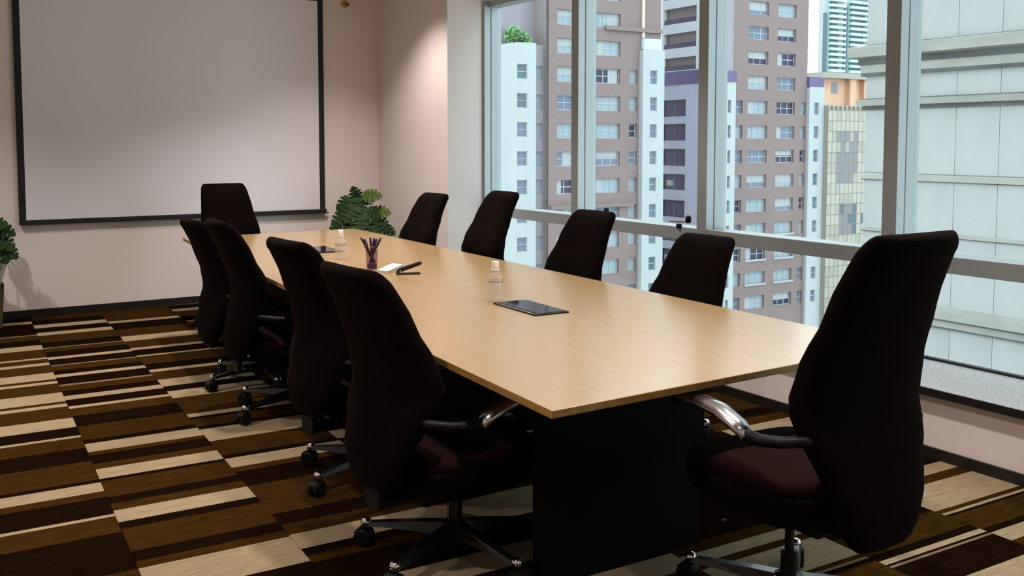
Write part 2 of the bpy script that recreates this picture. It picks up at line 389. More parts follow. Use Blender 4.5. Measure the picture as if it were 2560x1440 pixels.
def add_window(parent, loc, w, h, nx, nz, pane, rz=0.0, bar=0.09, blind=None):
    fm, pm = window_meshes(w, h, nx, nz, bar)
    f = inst('window', fm, parent, loc, rz)
    inst('pane', pm[pane], f, (0, 0, 0))
    if blind:                                              # pale curtain drawn over part of the opening
        c = MB(); a0, a1, c0, c1 = blind; c.box(w*a0, w*a1, 0.02, 0.045, h*c0, h*c1); c.build('curtain', 'frame', f)
rnd = random.Random(11)
DZ = 2.79
def ztop(k): return 14.42 - DZ*k                          # window heads, one row per storey
def pick(p=(0.45, 0.25, 0.3)):
    r = rnd.random(); return 'p_pale' if r < p[0] else ('p_mid' if r < p[0]+p[1] else 'p_dark')
def add_blind():
    r = rnd.random()
    return None if r < 0.35 else ((0.06, 0.94, rnd.uniform(0.3, 0.6), 0.95) if r < 0.6 else ((rnd.uniform(0.4, 0.6), 0.94, 0.06, 0.95) if r < 0.85 else (0.06, 0.35, 0.06, 0.95)))

YT = 79.0                                                  # both towers stand with their fronts in one plane
# ---- left tower
tw = tag(empty('apartment_tower', (58, YT, -45)), 'brown tiled tower in the two leftmost window bays, green shrubs on its white fin', 'building')
ox, oz = -58.0, 45.0
def T(x, y, z): return (x-58.0, y-YT, z+45.0)
b = MB(); b.box(49.56-58, 67.66-58, 4.0, 16.0, 0, 75); b.build('rear_block', 'backbody', tw)
holes = []
kA = range(-2, 12)
for k in range(0, 12): holes.append((54.42, 56.5, ztop(k)-1.5, ztop(k)))
for k in range(0, 12): holes.append((59.24, 62.3, ztop(k)-1.5, ztop(k)))
for k in range(2, 12): holes.append((63.48, 64.54, ztop(k)-1.42, ztop(k)))
for k in range(-4, 0): holes += [(54.42, 56.5, ztop(k)-1.5, ztop(k)), (59.24, 62.3, ztop(k)-1.5, ztop(k))]
holed_wall(53.42-58, 67.69-58, 0, 72, [(h[0]-58, h[1]-58, h[2]+45, h[3]+45) for h in holes], 0.45, 'front_wall', 'brown', tw)
b = MB(); b.box(53.42-58, 67.69-58, 0.46, 4.0, 0, 72); b.build('inner_wall', 'backbody', tw)
for h in holes:
    w = h[1]-h[0]
    add_window(tw, T(h[0], YT+0.28, h[2]), w, h[3]-h[2], 3 if w > 2.5 else (2 if w > 1.5 else 1), 2, pick((0.65, 0.3, 0.05)), bar=0.10, blind=add_blind() if w > 1.5 else None)
holes = [(52.25-58, 53.28-58, ztop(k)-1.45+45, ztop(k)+45) for k in range(2, 12)]
holed_wall(51.9-58, 53.42-58, 0, 55.9, holes, 0.25, 'recess_wall', 'lilac', tw, loc=(0, 0.9, 0))
for h in holes: add_window(tw, (h[0], 1.1, h[2]), 1.03, 1.45, 1, 2, 'p_pale', bar=0.08)
b = MB(); b.box(49.56-58, 53.42-58, 2.6, 4.0, 55.6, 75); b.build('upper_wall', 'lilac', tw)
b = MB(); b.box(51.96-58, 53.42-58, 1.2, 4.0, 0, 55.6); b.build('recess_block', 'lilac', tw)
# white fins with a column of small windows each
def fin(parent, base, x0, x1, yf, yb, top, wx0, wx1, ks, top_off, name='white_fin', wh=1.42):
    hs = [(wx0-base[0], wx1-base[0], ztop(k)-wh+top_off+45, ztop(k)+top_off+45) for k in ks]
    holed_wall(x0-base[0], x1-base[0], 0, top+45, hs, 0.3, name, 'white', parent, loc=(0, yf-base[1], 0))
    q = MB(); ya, yc = yf-base[1]+0.32, yb-base[1]
    q.box(x0-base[0]+0.001, x1-base[0]-0.001, ya, yc, 0, top+44.98)
    a, c = x0-base[0], x1-base[0]; ff = yf-base[1]
    for xx in (a, c): q.box(min(xx, xx+0.05) if xx == a else xx-0.05, xx+0.05 if xx == a else xx, ff+0.001, ya, 0, top+44.99)
    q.box(a, c, ff+0.001, ya, top+44.9, top+45)
    q.build(name+'_body', 'white', parent)
    for h in hs: add_window(parent, (h[0], ff+0.18, h[2]), h[1]-h[0], wh, 1, 2, rnd.choice(['p_mid', 'p_mid', 'tealdark']), bar=0.07)
fin(tw, (58, YT), 49.52, 51.96, YT, YT+2.7, 10.95, 49.8, 50.94, range(2, 12), 0.05)
fin(tw, (58, YT), 64.8, 67.69, YT-0.6, YT+0.05, 10.99, 65.78, 66.7, range(2, 12), 0.0)
b = MB(); b.box(65.0-58, 67.4-58, -0.5, -0.05, 55.99, 57.1); b.build('parapet_screen', 'teal', tw)
b = MB(); b.box(65.0-58, 65.28-58, -0.25, -0.02, 57.2, 61.9); b.build('drain_pipe', 'duct', tw)
for z, x0, x1 in ((13.0, 60.2, 67.6), (-5.0, 53.6, 64.0)):
    b = MB(); b.box(x0-58, x1-58, -0.35, -0.001, z+45-0.25, z+45+0.15); b.build('ledge', 'brown', tw)
sh = MB()                                                  # shrubs growing on the roof of the left fin
def leaf_cloud(mb, c, r, n, sz, rg):
    for _ in range(n):
        d = Vector((rg.gauss(0, 1), rg.gauss(0, 1), rg.gauss(0, 1))).normalized()*rg.random()**0.4
        p = Vector(c)+Vector((d.x*r[0], d.y*r[1], d.z*r[2]))
        a = Vector((rg.gauss(0, 1), rg.gauss(0, 1), rg.gauss(0, 1))).normalized(); q = a.orthogonal().normalized()
        mb.face([p-a*sz, p+q*sz*0.55, p+a*sz, p-q*sz*0.55])
rg = random.Random(3)
leaf_cloud(sh, (-7.9, 1.2, 56.7), (0.75, 1.1, 1.0), 420, 0.2, rg); leaf_cloud(sh, (-6.9, 1.0, 56.4), (0.8, 0.8, 0.75), 320, 0.2, rg)
leaf_cloud(sh, (-7.3, 0.9, 56.3), (1.1, 0.7, 0.55), 300, 0.18, rg)
so = sh.build('roof_shrub', 'bush', tw); so['kind'] = 'stuff'

# ---- right tower: brown front, lavender side, white fin at its right end
BX = 84.0
rt_ = tag(empty('apartment_tower', (BX, YT, -45)), 'brown apartment tower with lavender side wall of dark balconies, in the middle of the window', 'building')
b = MB(); b.box(77.2-BX, 90.1-BX, 1.0, 10.4, 0, 75); b.build('rear_block', 'backbody', rt_)
holes = []
for k in range(-4, 12):
    holes += [(80.5, 83.65, ztop(k)-1.47, ztop(k)), (85.12, 88.13, ztop(k)-1.47, ztop(k))]
    if k >= 3: holes += [(78.68, 79.72, ztop(k)-1.47, ztop(k)), (89.12, 89.97, ztop(k)-1.47, ztop(k))]
holed_wall(78.14-BX, 90.17-BX, 0, 72, [(h[0]-BX, h[1]-BX, h[2]+45, h[3]+45) for h in holes], 0.45, 'front_wall', 'brown', rt_)
b = MB(); b.box(78.14-BX, 90.17-BX, 0.46, 1.0, 0, 72); b.build('inner_wall', 'backbody', rt_)
for h in holes:
    w = h[1]-h[0]
    add_window(rt_, (h[0]-BX, 0.28, h[2]+45), w, h[3]-h[2], 3 if w > 2 else 1, 2, pick((0.38, 0.27, 0.35)), bar=0.09, blind=add_blind() if w > 2 else None)
for z in (-13.1, -10.3, -7.5):
    for x in (80.4, 85.0):
        b = MB(); b.box(x-BX, x+3.3-BX, -0.14, -0.001, z+45-1.95, z+45-1.72); b.build('window_sill', 'frame', rt_)
b = MB(); b.box(76.78-BX, 78.14-BX, -0.02, 1.0, 53.2, 75); b.build('corner_strip', 'lilac', rt_)
b = MB(); b.box(76.70-BX, 78.2-BX, -0.6, 1.0, 53.04, 54.2); b.build('purple_cap', 'purple', rt_)
fin(rt_, (BX, YT), 76.78, 78.16, YT-0.5, YT+0.9, 8.04, 77.0, 77.45, range(3, 12), 0.0)
fin(rt_, (BX, YT), 90.17, 92.74, YT-0.4, YT+0.9, 7.9, 91.0, 91.82, range(3, 12), 0.0)
b = MB(); b.box(90.2-BX, 92.7-BX, -0.3, 0.9, 52.92, 54.05); b.build('purple_cap', 'purple', rt_)
# side wall, outer face at X = 76.76 looking along -X; local u runs towards the viewer
hs = []
for zt, zb in ((6.35, 4.38), (3.53, 1.55), (0.6, -1.43), (-2.38, -4.28), (-5.46, -7.5), (-8.4, -10.4), (-11.3, -13.3), (-14.2, -16.2)): hs.append((-(89.45-YT), -(85.12-YT), zb+45, zt+45))
side = holed_wall(-10.45, -0.0, 0, 53.1, hs, 0.5, 'side_wall', 'lav', rt_, loc=(76.76-BX, 0, 0), rz=-PI/2)
for h in hs: add_window(rt_, (76.76-BX+0.3, -h[0], h[2]), h[1]-h[0], h[3]-h[2], 2, 1, 'p_violet' if rnd.random() < 0.75 else 'p_dark', rz=-PI/2, bar=0.035, blind=(rnd.uniform(0.1, 0.3), rnd.uniform(0.4, 0.6), 0.25, 0.6) if rnd.random() < 0.6 else None)
b = MB(); b.box(76.70-BX, 77.2-BX, 0.9, 10.45, 53.1, 54.65); b.build('purple_band', 'purple', rt_)
hs = []
for zt, zb in ((11.25, 9.75), (14.08, 12.35), (17.0, 15.2), (19.9, 18.1), (22.8, 21.0)): hs.append((-(89.1-YT), -(83.5-YT), zb+45, zt+45))
MT['balcony'] = mat('balcony_render', (0.60, 0.63, 0.67), 0.8)
holed_wall(-10.45, -0.9, 54.65, 72, hs, 0.6, 'balcony_wall', 'balcony', rt_, loc=(76.76-BX, 0, 0), rz=-PI/2)
for h in hs:
    add_window(rt_, (76.76-BX+0.45, -h[0], h[2]), h[1]-h[0], h[3]-h[2], 4, 1, 'p_violet', rz=-PI/2, bar=0.04, blind=(0.75, 0.95, 0.45, 0.95))
    r = MB(); r.box(76.80-BX, 76.86-BX, -h[1]+0.05, -h[0]-0.05, h[2], h[2]+0.55); r.build('balcony_rail', 'p_violet', rt_)
b = MB(); b.box(77.3-BX, 92.6-BX, 1.0, 10.4, 0, 53); b.build('side_block', 'lav', rt_)

# ---- pale tower far off on the left, its edge just showing above the shrubs
pt = tag(empty('white_tower', (70, 120, -45)), 'sliver of a white tower with grey windows above the roof shrubs, leftmost in the window', 'building')
hs = [(2.0+0.15, 3.0, z+45-1.6, z+45) for z in (21.9+2.9, 21.9, 18.9+0.6, 16.4, 13.5)]
holed_wall(-6, 5.1, 0, 80, hs, 0.4, 'front_wall', 'white', pt)
for h in hs: add_window(pt, (h[0], 0.25, h[2]), h[1]-h[0], h[3]-h[2], 1, 2, 'p_mid')
b = MB(); b.box(-6, 5.1, 0.42, 8, 0, 80); b.build('rear_block', 'white', pt)

# ---- tall pale tower with balconies, far behind
ft = tag(empty('balcony_tower', (232, 190, -45)), 'tall pale teal tower with stacked balconies above the peach building', 'building')
b = MB(); b.box(-8.4, 14, 0.5, 2.2, 0, 108); b.build('core', 'white', ft)
b = MB(); b.box(-8.55, -7.2, 0.1, 0.5, 60, 83.2); b.build('dark_recess', 'tealdark', ft)
b = MB(); b.box(0.2, 1.6, 0.1, 0.5, 60, 86.0); b.build('dark_recess', 'tealdark', ft)
for k in range(14):
    z = 66.5 + 1.55*k
    for x0, x1 in ((-6.6, -0.2), (2.0, 13.6)):
        q = MB(); q.box(x0, x1, -0.9, 0.49, z, z+0.75); q.build('balcony', 'teal', ft)
        q = MB(); q.box(x0+0.9, x0+(x1-x0)*rnd.uniform(0.5, 0.8), 0.3, 0.495, z+0.76, z+1.5); q.build('window', 'tealdark', ft)
# ---- peach building with projecting roof
ob = tag(empty('peach_building', (135, 110, -45)), 'peach rendered building with an overhanging roof, right of the brown towers', 'building')
b = MB(); b.box(-5.4, 7.5, 0.5, 12, 0, 57.0); b.box(0.6, 2.1, -0.5, 0.5, 0, 57); b.box(4.3, 6.0, -0.4, 0.5, 0, 57); b.build('walls', 'orange', ob)
b = MB(); b.box(-6.6, 8.2, -0.9, 12.5, 57.0, 57.9); b.build('roof_slab', 'ct_b', ob)
b = MB(); b.box(-2.9, -1.5, 0.42, 0.499, 54.6, 56.4); b.build('window', 'ct_c', ob)
b = MB(); b.box(-5.9, 8, 0.2, 0.5, 52.0, 52.6); b.build('string_course', 'ct_a', ob)
# ---- curtain wall of bronze glass panes
cw = tag(empty('glass_building', (97, YT-1.0, -45)), 'bronze glass curtain wall with dark reflections, below the peach building', 'building')
b = MB(); b.box(-4.22, 4.6, 0.2, 10, 0, 50.75); b.build('rear_block', 'ct_b', cw)
NX, PZ = 11, 1.25
pw = 8.6/NX
PM = {}
for mk in ('ct_a', 'ct_b', 'ct_c', 'ct_d'):
    p = MB(); p.box(0.035, pw-0.035, 0, 0.05, 0.035, PZ-0.035); po = p.build('pane', mk); PM[mk] = po.data; bpy.data.objects.remove(po)
g = MB()
for i in range(NX+1): g.box(-4.2+i*pw-0.03, -4.2+i*pw+0.03, 0.0, 0.19, 18, 50.7)
for j in range(27): g.box(-4.2, 4.4, -0.03, 0.185, 17.7+j*PZ-0.03, 17.7+j*PZ+0.03)
g.build('glazing_bars', 'ct_grid', cw)
for i in range(NX):
    for j in range(26):
        z = 17.7+j*PZ-45; u = i/NX
        # darker pane colours paint in the reflections of dark shapes opposite
        mk = 'ct_a' if rnd.random() < 0.6 else 'ct_b'
        if -4 < z < 2.4 and 0.12 < u < 0.6: mk = 'ct_b' if rnd.random() < 0.3 else 'ct_c'
        if -4 < z < 1.0 and u > 0.74: mk = rnd.choice(['ct_c', 'ct_c', 'ct_d', 'ct_b'])
        if -10.5 < z < -6.5 and 0.2 < u < 0.62: mk = rnd.choice(['ct_d', 'ct_d', 'ct_c'])
        if -9.5 < z < -7.8 and u > 0.7: mk = 'ct_d'
        inst('pane', PM[mk], cw, (-4.2+i*pw, 0.02, 17.7+j*PZ))

# ---- near building of concrete panels with cornices, face at X = 22
nb = tag(empty('panel_building', (22, 17.25, -45)), 'pale concrete panelled building with horizontal cornices filling the rightmost bay', 'building')
YE = 17.25
b = MB(); b.box(0.06, 9, -28, 0.0, 0, 60); b.build('core', 'joint', nb)
PJ = [14.575+1.135*2.36, 14.575+1.135, 14.575] + [14.575-1.135*k for k in range(1, 9)]
bands = [(-45, -8.0), (-8.0, -5.6), (-5.6, -3.2), (-2.72, -0.94), (-0.90, 0.44), (0.62, 2.40), (2.58, 3.25), (3.99, 6.2), (6.2, 8.5), (8.5, 13)]
PMESH = {}
for z0, z1 in bands:
    for ya, yb in zip(PJ, PJ[1:]):
        key = (round(z1-z0, 3), round(ya-yb, 3))
        if key not in PMESH:
            p = MB(); p.box(0, 0.07, 0.006, ya-yb-0.006, 0.006, z1-z0-0.006, 0.0); po = p.build('panel', 'panel'); PMESH[key] = po.data; bpy.data.objects.remove(po)
        inst('panel', PMESH[key], nb, (0, yb-YE, z0+45))
b = MB(); b.box(0, 0.07, -28, PJ[-1]-YE, 0, 58); b.build('plain_wall', 'panel', nb)
def cornice(prof, name='cornice'):
    """profile of (out, z) pairs swept along the facade and round its end"""
    q = MB(); loops = []
    for y, e in ((-28, 0), (0.0, 1)):
        loops.append([(-o_, y + (o_ if e else 0), z+45) for o_, z in prof] + [(0.3, y + (0 if e else 0), prof[-1][1]+45), (0.3, y, prof[0][1]+45)])
    loops.append([(8.9, o_, z+45) for o_, z in prof] + [(8.9, -0.3, prof[-1][1]+45), (8.9, -0.3, prof[0][1]+45)])
    q.loft(loops); return q.build(name, 'cornice', nb)
cornice([(0.02, 3.26), (0.10, 3.28), (0.12, 3.50), (0.14, 3.52), (0.15, 3.66), (0.34, 3.70), (0.36, 3.96), (0.30, 3.99), (0.02, 4.02)])
cornice([(0.02, 2.40), (0.16, 2.41), (0.20, 2.55), (0.06, 2.58), (0.02, 2.60)])
cornice([(0.02, 0.44), (0.07, 0.45), (0.07, 0.58), (0.02, 0.62)], 'string_course')
cornice([(0.02, -0.95), (0.05, -0.94), (0.05, -0.87), (0.02, -0.86)], 'string_course')
cornice([(0.02, -3.22), (0.10, -3.2), (0.10, -3.02), (0.24, -2.98), (0.26, -2.78), (0.02, -2.70)])

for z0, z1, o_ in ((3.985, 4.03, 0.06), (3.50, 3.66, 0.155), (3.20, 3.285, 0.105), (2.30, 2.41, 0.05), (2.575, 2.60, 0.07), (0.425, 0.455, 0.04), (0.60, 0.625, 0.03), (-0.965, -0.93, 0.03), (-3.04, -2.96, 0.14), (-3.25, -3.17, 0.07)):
    q = MB(); q.box(-o_, 0.05, -28, o_, z0+45, z1+45); q.build('shade_strip', 'shade_line', nb)   # dark strips paint in the shade lines along the mouldings

# ================================================================== BACK WALL THINGS
ps = tag(empty('projector_screen', (2.06, YB-0.03, 0.77)), 'large white projector screen with black border hanging on the back wall', 'screen')
b = MB(); b.box(-1.26, 1.26, -0.004, 0.0, 0.036, 2.0); b.build('screen_cloth', 'screen', ps)
b = MB()
b.box(-1.312, -1.2595, -0.005, 0.0005, 0.0, 2.06); b.box(1.2595, 1.312, -0.005, 0.0005, 0.0, 2.06); b.box(-1.26, 1.26, -0.005, 0.0005, 1.999, 2.06)
b.build('black_border', 'screen_black', ps)
b = MB(); b.box(-1.312, 1.322, -0.022, 0.010, -0.004, 0.036, 0.004); bar = b.build('weight_bar', 'screen_black', ps)
b = MB(); b.box(1.322, 1.345, -0.016, 0.004, -0.004, 0.004); b.build('bar_end', 'screen_black', bar)
b = MB(); b.box(-1.36, 1.36, -0.09, 0.028, 2.061, 2.16, 0.01); b.build('roller_housing', 'housing', ps)
sp = tag(empty('wall_fitting', (3.605, YB, 2.765)), 'small yellowish wall fitting beside the projector screen, high on the back wall', 'fitting')
def lathe_y(prof, n=20):     # turned about the y axis
    return [[(r*math.cos(2*PI*i/n), y, r*math.sin(2*PI*i/n)) for i in range(n)] for r, y in prof]
b = MB(); b.loft(lathe_y([(0.034, 0), (0.034, -0.006), (0.022, -0.012), (0.014, -0.035)])); b.build('base_plate', 'brass', sp, True, ang=40)
b = MB(); b.loft(lathe_y([(0.010, -0.034), (0.013, -0.045), (0.013, -0.06), (0.007, -0.068)])); no = b.build('nozzle', 'brass_dark', sp, True, ang=40); no.location = (0.012, 0, -0.008)

# ================================================================== TABLE
TZ, TT = 0.74, 0.023
tb = tag(empty('conference_table', (2.25, 4.7, 0)), 'long maple conference table on black pedestals, filling the middle of the room', 'table')
tl = lambda x, y: (x-2.25, y-4.7)
poly = [(1.42, 2.08), (2.925, 2.135), (3.075, 7.34), (3.06, 7.368), (1.70, 7.33)]
b = MB()
n = len(poly); P = [tl(*p) for p in poly]
cx = sum(p[0] for p in P)/n; cyy = sum(p[1] for p in P)/n
def ins(d): return [(p[0]+(cx-p[0])*d/math.hypot(cx-p[0], cyy-p[1]), p[1]+(cyy-p[1])*d/math.hypot(cx-p[0], cyy-p[1])) for p in P]
top = b.loft([[(x, y, TZ-TT) for x, y in ins(0.002)], [(x, y, TZ-TT+0.002) for x, y in P], [(x, y, TZ-0.0015) for x, y in P], [(x, y, TZ) for x, y in ins(0.003)]])
for f in b.bm.faces:
    c = f.calc_center_median(); f.material_index = 0 if c.z > TZ-0.0012 else 1
b.build('tabletop', ['maple', 'edge'], tb)
for x0, x1, y0, y1 in ((1.70, 2.395, 2.54, 2.60), (2.05, 2.55, 4.15, 4.95), (1.84, 2.62, 6.80, 6.86)):
    q = MB(); lo = [tl(x0, y0), tl(x1-0.012, y0), tl(x1-0.012, y1), tl(x0, y1)]; hi = [tl(x0, y0), tl(x1+0.01, y0), tl(x1+0.01, y1), tl(x0, y1)]
    q.loft([[(x, y, 0.0) for x, y in lo], [(x, y, TZ-TT-0.001) for x, y in hi]]); q.build('pedestal', 'ped', tb)
b = MB(); b.box(-0.12, 0.12, -2.098, -0.551, 0.30, TZ-TT-0.002); b.box(-0.12, 0.12, 0.251, 2.099, 0.30, TZ-TT-0.002); b.build('modesty_beam', 'ped', tb)

# ================================================================== CHAIRS
def make_chair():
    r = empty('swivel_chair')
    # five-star base
    b = MB(); b.lathe([(0.030, 0.075), (0.045, 0.080), (0.045, 0.120), (0.032, 0.130)], 18); hub = b.build('base_hub', 'blackmetal', r, True, ang=40)
    lm = cm = tm = None
    for k in range(5):
        a = PI/2 + 2*PI*k/5 + 0.35
        if lm is None:
            b = MB(); loops = []
            for x, hw, zb, zt in ((0.02, 0.028, 0.078, 0.122), (0.12, 0.026, 0.080, 0.114), (0.25, 0.021, 0.080, 0.098), (0.335, 0.017, 0.074, 0.088), (0.345, 0.010, 0.076, 0.085)):
                loops.append([(x, -hw, zb), (x, hw, zb), (x, hw*0.7, zt), (x, -hw*0.7, zt)])
            b.loft(loops); o = b.build('leg', 'blackmetal', r, rz=a); lm = o.data
            b = MB(); b.lathe([(0.007, 0.072), (0.019, 0.076), (0.020, 0.090), (0.014, 0.099), (0.005, 0.102)], 14, (0.335, 0)); t = b.build('leg_tip', 'chrome', o, True); tm = t.data
            b = MB()
            for s in (-1, 1):
                lo = [[(0.345+0.031*math.cos(2*PI*i/18), y, 0.032+0.031*math.sin(2*PI*i/18)) for i in range(18)] for y in (s*0.006, s*0.009, s*0.024, s*0.027)]
                for i in (0, 3): lo[i] = [(0.345+(x-0.345)*0.88, y, 0.032+(z-0.032)*0.88) for x, y, z in lo[i]]
                b.loft(lo)
            b.box(0.325, 0.350, -0.006, 0.006, 0.03, 0.070)
            hood = [[(0.345+rr*math.cos(t_), y, 0.034+rr*math.sin(t_)) for t_ in [PI*0.15+PI*0.8*i/8 for i in range(9)] for rr in (0.034,)] + [(0.345+0.030*math.cos(t_), y, 0.034+0.030*math.sin(t_)) for t_ in [PI*0.95-PI*0.8*i/8 for i in range(9)]] for y in (-0.022, 0.022)]
            b.loft(hood); c = b.build('caster', 'plastic', o, True, ang=35); cm = c.data
        else:
            o = inst('leg', lm, r, (0, 0, 0), a); inst('leg_tip', tm, o, (0, 0, 0)); inst('caster', cm, o, (0, 0, 0))
    # lifting column, mechanism
    b = MB(); b.lathe([(0.026, 0.12), (0.026, 0.20), (0.0145, 0.202), (0.0145, 0.285)], 18); b.build('gas_post', 'blackmetal', r, True, ang=40)
    up_ = []
    b = MB(); b.box(-0.11, 0.11, -0.20, 0.12, 0.275, 0.307, 0.010); o = b.build('seat_mechanism', 'plastic', r); up_.append(o)
    b = MB(); b.tube([(-0.10, 0.02, 0.29), (-0.20, 0.03, 0.288), (-0.255, 0.03, 0.285)], [0.005, 0.005, 0.008]); q = b.build('lever', 'plastic', o, True)
    # seat cushion
    def sup(hw, hd, cy, z, n=40, e=3.4, waterfall=0.0):
        pts = []
        for i in range(n):
            t = 2*PI*i/n; c, s = math.cos(t), math.sin(t)
            x = hw*math.copysign(abs(c)**(2/e), c); y = hd*math.copysign(abs(s)**(2/e), s)
            pts.append((x, cy+y, z - waterfall*max(0, y/hd-0.35)**2))
        return pts
    b = MB()
    b.loft([sup(0.15, 0.16, 0.0, 0.305), sup(0.215, 0.22, 0.005, 0.312), sup(0.255, 0.250, 0.01, 0.345, waterfall=0.01), sup(0.268, 0.266, 0.01, 0.385, waterfall=0.025), sup(0.272, 0.270, 0.01, 0.418, waterfall=0.035), sup(0.250, 0.250, 0.01, 0.424, waterfall=0.035)])
    o = b.build('cushion_side', 'fabric', r, True); up_.append(o)  # blacker than the seat top: shade on the cushion side is in the colour
    b = MB()
    b.loft([sup(0.255, 0.255, 0.01, 0.420, waterfall=0.034), sup(0.266, 0.264, 0.01, 0.430, waterfall=0.036), sup(0.258, 0.256, 0.01, 0.455, waterfall=0.042),
            sup(0.232, 0.232, 0.008, 0.468, waterfall=0.045), sup(0.17, 0.17, 0.0, 0.471, waterfall=0.03), sup(0.08, 0.08, 0, 0.468)])
    o = b.build('seat', 'fabric_lit', r, True); up_.append(o)
    # backrest: tall tapering pad that leans back, with a rolled top
    def interp(tab, z):
        for (a, va), (c, vc) in zip(tab, tab[1:]):
            if z <= c:
                t = (z-a)/(c-a); t = t*t*(3-2*t)*0.5 + t*0.5
                return va + (vc-va)*t
        return tab[-1][1]
    Wd = [(0.28, 0.130), (0.37, 0.165), (0.50, 0.205), (0.61, 0.245), (0.69, 0.257), (0.80, 0.243), (0.95, 0.213), (1.165, 0.184)]
    Yc = [(0.28, -0.335), (0.42, -0.335), (0.55, -0.300), (0.68, -0.262), (0.80, -0.283), (0.95, -0.335), (1.165, -0.415)]
    Th = [(0.28, 0.030), (0.45, 0.042), (0.58, 0.058), (0.70, 0.064), (0.90, 0.054), (1.165, 0.050)]
    def bl(z, kw, kt, n=36, dy=0.0):
        hw, th, yc = interp(Wd, z)*kw, interp(Th, z)*kt, interp(Yc, z)+dy
        pts = []
        for i in range(n):
            t = 2*PI*i/n; c, s = math.cos(t), math.sin(t); e = 3.6
            x = hw*math.copysign(abs(c)**(2/e), c); y = th*math.copysign(abs(s)**(2/2.4), s)
            pts.append((x, yc + y + 0.10*x*x/0.06*0.35, z))
        return pts
    b = MB(); loops = []
    R_, z1 = 0.062, 1.165
    loops += [bl(0.282, 0.62, 0.25), bl(0.288, 0.80, 0.6), bl(0.305, 0.92, 0.88), bl(0.33, 0.98, 1.0)]
    loops += [bl(z, 1, 1) for z in [0.37+0.0488*i for i in range(16)]]
    for i in range(1, 8):
        t = i/8*PI/2; loops.append(bl(z1-R_+R_*math.sin(t), 1-(1-math.cos(t))*0.17, max(0.20, 1.05*math.cos(t*0.93)), dy=-0.010*math.sin(t)))
    loops.append(bl(z1, 0.80, 0.10, dy=-0.010))
    b.loft(loops); o = b.build('backrest', 'fabric', r, True); up_.append(o)
    b = MB(); b.box(-0.05, 0.05, -0.33, -0.16, 0.280, 0.303, 0.006); b.box(-0.05, 0.05, -0.335, -0.310, 0.280, 0.42, 0.006); o = b.build('back_bracket', 'plastic', r); up_.append(o)
    # armrests: polished arc over a black support
    for s in (-1, 1):
        b = MB()
        pts = [(s*0.292, 0.215, 0.610), (s*0.293, 0.17, 0.628), (s*0.294, 0.09, 0.640), (s*0.295, 0.0, 0.632), (s*0.296, -0.07, 0.606), (s*0.296, -0.105, 0.582)]
        b.tube(pts, [0.012, 0.025, 0.032, 0.034, 0.032, 0.024], 14, 0.62); o = b.build('armrest', 'satin', r, True); up_.append(o)
        b = MB(); b.tube([(s*0.296, -0.095, 0.585), (s*0.292, -0.15, 0.583), (s*0.278, -0.215, 0.592), (s*0.24, -0.262, 0.600), (s*0.18, -0.285, 0.605)], [0.020, 0.018, 0.016, 0.015, 0.014], 10)
        sp_ = b.build('arm_support', 'plastic', o, True)
    return r, up_
ch0, _ = make_chair()
UPPER = {'seat_mechanism', 'seat', 'cushion_side', 'lever', 'backrest', 'back_bracket', 'armrest'}
used = [False]
def chair(x, y, deg, lift, label, group, spin=0.0):
    """deg: heading of the chair in plan (0 = facing +Y); lift raises everything above the column"""
    o = ch0 if not used[0] else dup_tree(ch0)
    used[0] = True
    o.location = (x, y, 0); o.rotation_euler = (0, 0, math.radians(deg))
    for c in o.children:
        nm = c.name.split('.')[0]
        side = 'side' in group                              # the side chairs have a shorter back than the two at the ends
        if nm == 'backrest' and side: c.scale.z = 0.83; c.location.z = 1.165 + lift - 1.165*0.83
        elif nm in UPPER: c.location.z = max(-0.03, lift + 0.08) if side else lift
        elif nm == 'leg': c.rotation_euler.z += math.radians(spin)
    tag(o, label, 'chair', group)
    return o
# all things about one chair were modelled at lift 0 - move each to its own height
specs = [
 (2.258, 2.01, 0, 0.045, 'big foreground swivel chair at the near end of the table, its polished armrest in view', 'chairs at the table ends', 0),
 (2.22, 7.62, 184, -0.06, 'black chair at the far table end, standing before the projector screen', 'chairs at the table ends', 0),
 (1.585, 2.92, -84, -0.11, 'nearest black chair on the left side of the table, overlapping the near table corner', 'chairs along the left side', 36),
 (1.695, 3.83, -84, -0.11, 'second black chair from the camera on the left side of the table', 'chairs along the left side', 30),
 (1.74, 4.98, -91, -0.115, 'third black chair from the camera on the left side, farther than the two big ones', 'chairs along the left side', 36),
 (1.78, 5.70, -88, -0.16, 'leftmost chair silhouette, the farthest on the left side of the table', 'chairs along the left side', 28),
 (2.93, 3.52, 91, -0.175, 'black chair on the window side of the table nearest the big foreground chair', 'chairs along the window side', 0),
 (2.93, 4.45, 90, -0.11, 'black chair on the window side, third from the back wall, in front of a mullion', 'chairs along the window side', 0),
 (2.95, 5.50, 87, -0.045, 'black chair on the window side, before the bright reveal at the window edge', 'chairs along the window side', 0),
 (2.97, 6.50, 92, -0.105, 'black chair on the window side closest to the corner plant', 'chairs along the window side', 0),
]
for s_ in specs: chair(*s_)

